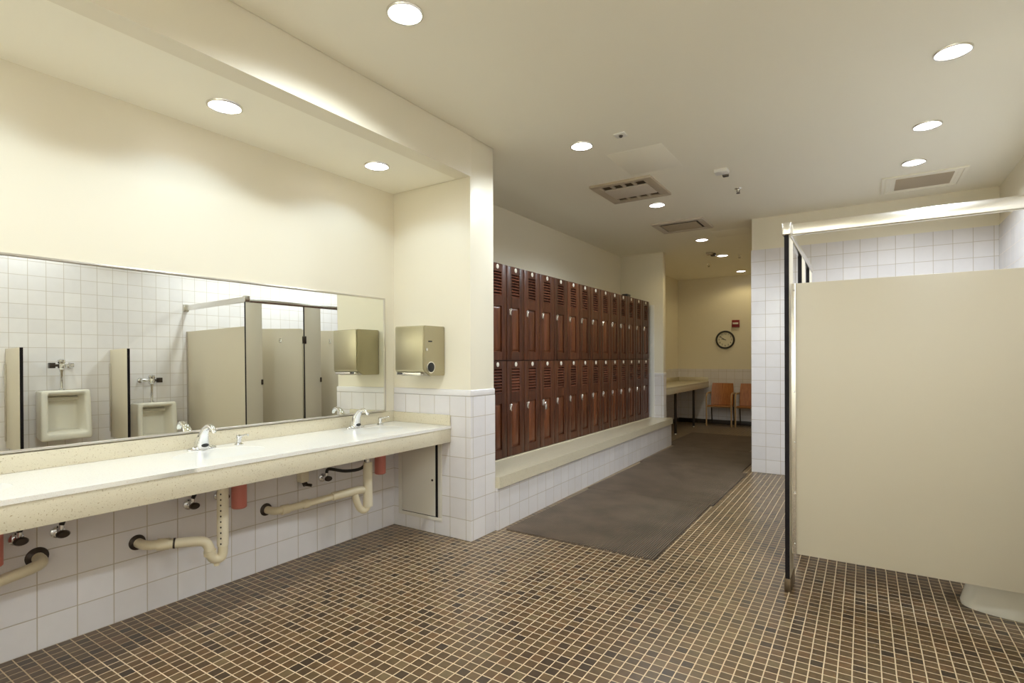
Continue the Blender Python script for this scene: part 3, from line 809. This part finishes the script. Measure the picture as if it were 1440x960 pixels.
for i in range(len(rings) - 1):
    for k in range(40):
        tb.bm.faces.new((rings[i][k], rings[i][(k + 1) % 40], rings[i + 1][(k + 1) % 40], rings[i + 1][k]))
tb.bm.faces.new(rings[0][::-1]); tb.bm.faces.new(rings[-1])
bmesh.ops.recalc_face_normals(tb.bm, faces=tb.bm.faces)
tb.build('bowl', m_porc, t, ang=60)
st = MB()
for k in range(40):
    a = 2 * pi * k / 40; b2 = 2 * pi * (k + 1) / 40
ring_in, ring_out = [], []
st.lathe([(0.60, 0.0), (0.62, 0.022), (0.98, 0.022), (1.0, 0.0)], (0.70, ty, 0.397), seg=40, sx=0.30, sy=0.185, cap=False).build('seat', m_white, t)
MB().sweep([(1.04, ty, 0.40), (1.04, ty, 0.95), (1.06, ty, 0.98), (XR, ty, 0.98)], 0.016, 12).cyl((1.04, ty, 0.86), (1.04, ty, 1.02), 0.03).build('flush_valve', m_chrome, t)

# ------------------------------------------------------------------ urinals seen in the mirror
def urinal(y, z0, z1, label, sens):
    W2, D = 0.235, 0.30
    t = thing('urinal', label, 'urinal', (XR, y, z0), 'wall urinals')
    u = MB(); bm = u.bm
    xw, xf_ = XR - 0.0005, XR - D
    v = lambda x, yy, z: bm.verts.new((x, yy, z))
    out = [v(xf_ + 0.03, y - W2 + 0.01, z0), v(xf_ + 0.03, y + W2 - 0.01, z0), v(xf_ + 0.055, y + W2 - 0.02, z1), v(xf_ + 0.055, y - W2 + 0.02, z1)]
    back = [v(xw, y - W2 + 0.03, z0 + 0.02), v(xw, y + W2 - 0.03, z0 + 0.02), v(xw, y + W2 - 0.03, z1), v(xw, y - W2 + 0.03, z1)]
    inn = [v(xf_ + 0.028, y - W2 + 0.065, z0 + 0.075), v(xf_ + 0.028, y + W2 - 0.065, z0 + 0.075), v(xf_ + 0.055, y + W2 - 0.075, z1 - 0.04), v(xf_ + 0.055, y - W2 + 0.075, z1 - 0.04)]
    cav = [v(xw - 0.08, y - W2 + 0.10, z0 + 0.10), v(xw - 0.08, y + W2 - 0.10, z0 + 0.10), v(xw - 0.05, y + W2 - 0.10, z1 - 0.07), v(xw - 0.05, y - W2 + 0.10, z1 - 0.07)]
    for i in range(4):
        j = (i + 1) % 4
        bm.faces.new((out[i], out[j], inn[j], inn[i])); bm.faces.new((inn[i], inn[j], cav[j], cav[i])); bm.faces.new((back[i], back[j], out[j], out[i]))
    bm.faces.new(cav); bm.faces.new(back[::-1])
    bmesh.ops.recalc_face_normals(bm, faces=bm.faces)
    bmesh.ops.bevel(bm, geom=list(bm.edges), offset=0.022, segments=4, affect='EDGES', profile=0.5)
    u.build('bowl', m_porc, t, ang=50)
    B(xw - 0.10, xw - 0.04, y - W2 + 0.085, y + W2 - 0.085, z1 - 0.115, z1 - 0.075, bev=0.012, seg=3).build('wash_rim', m_porc, t)
    vx = XR - 0.085
    zb = z1 + 0.27
    fv = thing if False else None
    MB().lathe([(0.030, 0.0), (0.028, 0.012), (0.016, 0.022), (0.0145, 0.03), (0.0145, 0.20), (0.020, 0.21), (0.024, 0.24)], (vx, y, z1 - 0.003), seg=20).build('flush_tube', m_chrome, t)
    fb = MB().lathe([(0.024, 0.0), (0.034, 0.012), (0.036, 0.05), (0.030, 0.065), (0.036, 0.075), (0.034, 0.105), (0.015, 0.115), (0.0, 0.116)], (vx, y, z1 + 0.225), seg=24)
    fb.build('flush_valve', m_chrome, t)
    MB().cyl((vx, y, zb), (vx, y - sens * 0.085, zb), 0.013).cyl((vx, y - sens * 0.07, zb), (vx, y - sens * 0.105, zb), 0.026).cyl((vx, y - sens * 0.095, zb), (XR - 0.001, y - sens * 0.095, zb), 0.014).lathe([(0.034, 0.0), (0.03, 0.01), (0.015, 0.016)], (XR - 0.001, y - sens * 0.095, zb), axis=0, d=-1, seg=20).build('supply_stop', m_chrome, t)
    B(vx - 0.03, vx + 0.03, y + sens * 0.085 - 0.026, y + sens * 0.085 + 0.026, zb - 0.030, zb + 0.030, bev=0.004).cyl((vx, y, zb), (vx, y + sens * 0.07, zb), 0.014).build('sensor_box', m_darkm, t, 'dark sensor box')
urinal(2.150, 0.545, 1.08, 'white wall urinal in full view in the mirror, between two beige dividers', -1)
urinal(3.035, 0.405, 0.885, 'white low wall urinal between beige divider and stall in the mirror', 1)
def divider(y, label):
    t = thing('urinal_divider', label, 'urinal divider', (XR, y, 0.44), 'urinal dividers')
    B(0.605, XR - 0.006, y - 0.0125, y + 0.0125, 0.50, 1.53, bev=0.002).build('panel', m_panel, t)
    B(0.600, 0.605, y - 0.013, y + 0.013, 0.50, 1.53).build('edge_trim', m_edge, t, 'black front edge')
    B(XR - 0.035, XR - 0.0005, y - 0.022, y - 0.0126, 0.57, 1.37, bev=0.002).box(XR - 0.035, XR - 0.0005, y + 0.0126, y + 0.022, 0.57, 1.37, bev=0.002).build('wall_bracket', m_alu, t)
divider(1.72, 'beige urinal divider at the left end of the mirror')
divider(2.64, 'beige urinal divider between the two urinals in the mirror')

# ------------------------------------------------------------------ ceiling fittings
# slotted air vent
x0, x1, y0, y1 = -2.185, -1.590, 4.690, 5.325
t = thing('air_vent', 'square ceiling air vent with slots and lowered centre blade', 'air vent', ((x0 + x1) / 2, (y0 + y1) / 2, ZC))
f = MB(); fwid = 0.085
zb, zt_ = ZC - 0.022, ZC + 0.001
f.box(x0, x1, y0, y0 + fwid * 0.7, zb, zt_, bev=0.004).box(x0, x1, y1 - fwid * 0.7, y1, zb, zt_, bev=0.004).box(x0, x0 + fwid, y0 + fwid * 0.7, y1 - fwid * 0.7, zb, zt_, bev=0.004).box(x1 - fwid, x1, y0 + fwid * 0.7, y1 - fwid * 0.7, zb, zt_, bev=0.004)
f.build('frame', m_grille, t)
B(x0 + 0.01, x1 - 0.01, y0 + 0.01, y1 - 0.01, ZC - 0.004, ZC + 0.0005).build('backing', m_dark, t)
xi0, xi1 = x0 + fwid, x1 - fwid
for k in range(1, 4):
    xx = xi0 + (xi1 - xi0) * k / 4
    for (a, b_) in ((y0 + fwid * 0.7, y0 + fwid * 0.7 + 0.11), (y1 - fwid * 0.7 - 0.11, y1 - fwid * 0.7)):
        B(xx - 0.012, xx + 0.012, a, b_, zb + 0.002, ZC - 0.003).build('slot_bar', m_grille, t)
B(xi0, xi1, y0 + fwid * 0.7 + 0.11, y1 - fwid * 0.7 - 0.11, zb - 0.004, ZC - 0.010, bev=0.004).build('centre_blade', m_grille2, t)
# recessed panel vent
x0, x1, y0, y1 = -2.175, -1.560, 6.42, 6.98
t = thing('panel_vent', 'square ceiling vent with recessed flat panel and dark gap', 'air vent', ((x0 + x1) / 2, (y0 + y1) / 2, ZC))
f = MB(); q = 0.075
f.box(x0, x1, y0, y0 + q, ZC - 0.02, zt_, bev=0.004).box(x0, x1, y1 - q, y1, ZC - 0.02, zt_, bev=0.004).box(x0, x0 + q, y0 + q, y1 - q, ZC - 0.02, zt_, bev=0.004).box(x1 - q, x1, y0 + q, y1 - q, ZC - 0.02, zt_, bev=0.004)
f.build('frame', m_grille2, t)
B(x0 + q - 0.005, x1 - q + 0.005, y0 + q - 0.005, y1 - q + 0.005, ZC - 0.003, ZC + 0.0005).build('backing', m_edge, t)
B(x0 + q + 0.015, x1 - q - 0.03, y0 + q + 0.075, y1 - q - 0.004, ZC - 0.016, ZC - 0.006, bev=0.003).build('panel', m_grille, t)
# flush grille over the stalls
x0, x1, y0, y1 = 0.145, 0.767, 5.975, 6.545
t = thing('ceiling_grille', 'pale flush square grille in the ceiling above the stalls', 'air vent', ((x0 + x1) / 2, (y0 + y1) / 2, ZC))
f = MB()
for d_ in (0.0, 0.035):
    a0, a1, b0, b1 = x0 + d_, x1 - d_, y0 + d_, y1 - d_
    f.box(a0, a1, b0, b0 + 0.03, ZC - 0.012 + d_ * 0.1, zt_, bev=0.003).box(a0, a1, b1 - 0.03, b1, ZC - 0.012 + d_ * 0.1, zt_, bev=0.003).box(a0, a0 + 0.03, b0 + 0.03, b1 - 0.03, ZC - 0.012 + d_ * 0.1, zt_, bev=0.003).box(a1 - 0.03, a1, b0 + 0.03, b1 - 0.03, ZC - 0.012 + d_ * 0.1, zt_, bev=0.003)
f.build('frame', m_ceil, t)
B(x0 + 0.065, x1 - 0.065, y0 + 0.065, y1 - 0.065, ZC - 0.006, zt_).build('border', m_ceil, t)
g = MB()
for k in range(22):
    yy = y0 + 0.095 + k * (y1 - y0 - 0.19) / 22
    g.box(x0 + 0.11, x1 - 0.09, yy, yy + 0.011, ZC - 0.011, ZC - 0.005)
g.build('louvres', m_grille, t)
# thin access hatches in the ceiling
def hatch(x0, x1, y0, y1, label):
    t = thing('ceiling_hatch', label, 'ceiling hatch', ((x0 + x1) / 2, (y0 + y1) / 2, ZC), 'ceiling access hatches')
    B(x0, x1, y0, y1, ZC - 0.0014, zt_, bev=0.0005).build('door', m_ceil, t)
hatch(-1.735, -1.285, 4.05, 4.62, 'faint painted access hatch in the ceiling between light and slotted vent')
hatch(-1.66, -1.215, 7.26, 7.66, 'faint painted access hatch in the ceiling before the far room')
def sprinkler(x, y, label):
    t = thing('sprinkler', label, 'sprinkler', (x, y, ZC), 'ceiling sprinkler heads')
    MB().lathe([(0.034, 0.0), (0.032, -0.005), (0.012, -0.009), (0.009, -0.02), (0.0, -0.02)], (x, y, ZC), seg=24).build('escutcheon', m_bright, t)
    MB().sweep([(x - 0.01, y, ZC - 0.015), (x - 0.012, y, ZC - 0.03), (x, y, ZC - 0.045)], 0.003, 8).sweep([(x + 0.01, y, ZC - 0.015), (x + 0.012, y, ZC - 0.03), (x, y, ZC - 0.045)], 0.003, 8).lathe([(0.0, -0.044), (0.018, -0.044), (0.018, -0.047), (0.0, -0.047)], (x, y, ZC), seg=20).build('deflector', m_darkm, t)
sprinkler(-1.010, 5.551, 'small sprinkler head in the ceiling beside the grey sensor box')
sprinkler(-1.650, 9.167, 'small sprinkler head in the far room ceiling')
sprinkler(-2.26, 9.75, 'tiny sprinkler head left of the lights in the far room ceiling')
t = thing('ceiling_sensor', 'small square white sensor plate with dark centre on the ceiling', 'sensor', (-1.482, 3.728, ZC))
B(-1.525, -1.440, 3.69, 3.766, ZC - 0.010, zt_, bev=0.003).build('plate', m_white, t)
MB().lathe([(0.0, -0.024), (0.010, -0.022), (0.016, -0.010)], (-1.482, 3.728, ZC), seg=20).build('eye', m_darkm, t)
t = thing('ceiling_sensor', 'small boxy motion sensor on the ceiling right of the slotted vent', 'sensor', (-1.02, 4.93, ZC))
B(-1.085, -0.975, 4.87, 4.97, ZC - 0.030, zt_, bev=0.004).build('housing', m_white, t)
B(-1.035, -0.985, 4.965, 5.005, ZC - 0.045, ZC - 0.004, bev=0.006).build('eye', m_darkm, t, 'dark sensor eye')
t = thing('ceiling_sensor', 'small dark ceiling sensor beside the far room light', 'sensor', (-1.985, 8.766, ZC))
B(-2.05, -1.96, 8.66, 8.75, ZC - 0.03, zt_, bev=0.004).build('housing', m_grille, t)
B(-2.00, -1.93, 8.74, 8.82, ZC - 0.045, ZC - 0.004, bev=0.005).build('eye', m_darkm, t)

# ------------------------------------------------------------------ far room
VX = -2.655
t = thing('vanity_counter', 'beige vanity counter along the far room wall on two dark posts', 'counter', (-2.95, 9.9, 0.0))
B(XL + 0.009, VX, YQ1 + 0.006, YB - 0.009, 0.835, 0.865, bev=0.004).build('top_slab', m_stone, t)
B(VX - 0.022, VX - 0.003, YQ1 + 0.006, YB - 0.009, 0.742, 0.835, bev=0.003).build('apron', m_stone, t)
B(XL + 0.009, XL + 0.025, YQ1 + 0.006, YB - 0.025, 0.865, 0.945, bev=0.003).build('side_splash', m_stone, t)
B(XL + 0.009, VX - 0.01, YB - 0.025, YB - 0.009, 0.865, 0.945, bev=0.003).build('back_splash', m_stone, t)
for yy in (9.40, 10.60):
    xx = -2.745
    lg = B(xx - 0.02, xx + 0.02, yy - 0.02, yy + 0.02, 0.03, 0.84, bev=0.003).build('leg', m_darkm, t, 'dark square post')
    MB().lathe([(0.018, 0.0), (0.024, 0.008), (0.02, 0.03), (0.0, 0.03)], (xx, yy, 0.0), seg=16).build('foot', m_chrome, lg)

def chair(xc, label):
    yf, yb, hw = 11.02, 11.36, 0.245
    t = thing('armchair', label, 'chair', (xc, 11.2, 0.0), 'bentwood armchairs')
    s = MB()
    prof = [(yf - 0.01, 0.395), (yf + 0.02, 0.412), (yf + 0.15, 0.402), (yf + 0.30, 0.392), (yb, 0.395), (yb, 0.378), (yf + 0.30, 0.374), (yf + 0.15, 0.384), (yf + 0.02, 0.392)]
    s.prism(prof, 0, xc - hw + 0.03, xc + hw - 0.03).build('seat', m_chairw, t, ang=50)
    b_ = MB()
    n = 10
    rows = []
    for i, (yy, z) in enumerate([(yb - 0.02, 0.40), (yb + 0.00, 0.55), (yb + 0.035, 0.72), (yb + 0.06, 0.835)]):
        rf, rb = [], []
        for k in range(n + 1):
            q = -1 + 2 * k / n
            wx = (hw - 0.035 - 0.012 * (i == 3)) * q
            dy = 0.022 * (q * q) * -1
            rf.append(b_.bm.verts.new((xc + wx, yy + dy - 0.008, z))); rb.append(b_.bm.verts.new((xc + wx, yy + dy + 0.008, z)))
        rows.append((rf, rb))
    for i in range(3):
        for k in range(n):
            for s_ in (0, 1):
                b_.bm.faces.new((rows[i][s_][k], rows[i][s_][k + 1], rows[i + 1][s_][k + 1], rows[i + 1][s_][k]))
        for k in (0, n):
            b_.bm.faces.new((rows[i][0][k], rows[i][1][k], rows[i + 1][1][k], rows[i + 1][0][k]))
    for i in (0, 3):
        for k in range(n):
            b_.bm.faces.new((rows[i][0][k], rows[i][0][k + 1], rows[i][1][k + 1], rows[i][1][k]))
    bmesh.ops.recalc_face_normals(b_.bm, faces=b_.bm.faces)
    b_.build('backrest', m_chairw, t, ang=50)
    for sgn in (-1, 1):
        x = xc + sgn * (hw - 0.012)
        MB().sweep([(x, yf + 0.01, 0.0), (x, yf + 0.005, 0.25), (x, yf - 0.005, 0.50), (x, yf + 0.01, 0.59), (x, yf + 0.06, 0.635), (x, yf + 0.15, 0.645), (x, yb + 0.02, 0.64)], 0.0145, 12, smooth=5, flat=1.25).build('arm', m_frame, t, 'pale bent arm and front leg')
        MB().sweep([(x - sgn * 0.022, yb + 0.05, 0.0), (x - sgn * 0.022, yb - 0.01, 0.39), (x - sgn * 0.022, yb + 0.03, 0.66)], 0.011, 10, smooth=3).build('leg', m_darkm, t, 'dark rear leg')
    B(xc - hw + 0.01, xc + hw - 0.01, yf + 0.07, yf + 0.095, 0.362, 0.387, bev=0.003).build('seat_rail', m_frame, t)
    return t
chair(-2.375, 'orange wood armchair with pale bent arms next to the vanity counter')
chair(-1.835, 'orange wood armchair half hidden behind the tiled far wall edge')

cx_, cz = -2.335, 1.708
YW = YB - 0.0005
t = thing('wall_clock', 'round wall clock with black rim on the far room wall', 'clock', (cx_, YW, cz))
MB().lathe([(0.150, 0.0), (0.183, 0.0), (0.185, 0.02), (0.176, 0.036), (0.160, 0.036), (0.150, 0.022)], (cx_, YW, cz), axis=1, d=-1, seg=48, cap=False).build('rim', m_black, t)
MB().lathe([(0.156, 0.0), (0.156, 0.012), (0.0, 0.012)], (cx_, YW, cz), axis=1, d=-1, seg=48).build('face', m_face, t, 'cream clock face')
nm = MB()
for hgt in range(1, 13):
    cu = bpy.data.curves.new('numeral', 'FONT'); cu.body = str(hgt); cu.size = 0.050; cu.align_x = 'CENTER'; cu.align_y = 'CENTER'; cu.extrude = 0.0008
    to = bpy.data.objects.new('numeral', cu)
    C.objects.link(to)
    me = bpy.data.meshes.new_from_object(to.evaluated_get(bpy.context.evaluated_depsgraph_get()))
    a = radians(30 * hgt)
    me.transform(Matrix.Translation((cx_ + 0.118 * sin(a), YW - 0.0132, cz + 0.118 * cos(a))) @ Matrix.Rotation(radians(90), 4, 'X'))
    nm.bm.from_mesh(me)
    bpy.data.objects.remove(to); bpy.data.curves.remove(cu); bpy.data.meshes.remove(me)
nm.build('numerals', m_black, t, 'dark hour numerals')
def hand(deg, ln, wd, yy, name):
    h_ = B(cx_ - wd, cx_ + wd, yy - 0.002, yy, cz - 0.02, cz + ln).rot(radians(deg), 'Y', (cx_, yy, cz)); h_.build(name, m_black, t)
hand(-72, 0.075, 0.0055, YW - 0.016, 'hour_hand')
hand(-56, 0.112, 0.004, YW - 0.019, 'minute_hand')
x0, z0 = -2.132, 2.026
t = thing('fire_alarm', 'small red fire alarm plate on the wall above the clock', 'fire alarm', (x0, YW, z0))
B(x0 - 0.070, x0 + 0.070, YW - 0.045, YW, z0 - 0.072, z0 + 0.072, bev=0.006).build('housing', m_red, t)
B(x0 - 0.052, x0 + 0.052, YW - 0.055, YW - 0.044, z0 - 0.012, z0 + 0.022, bev=0.004).build('strobe', m_white, t, 'white strobe strip')
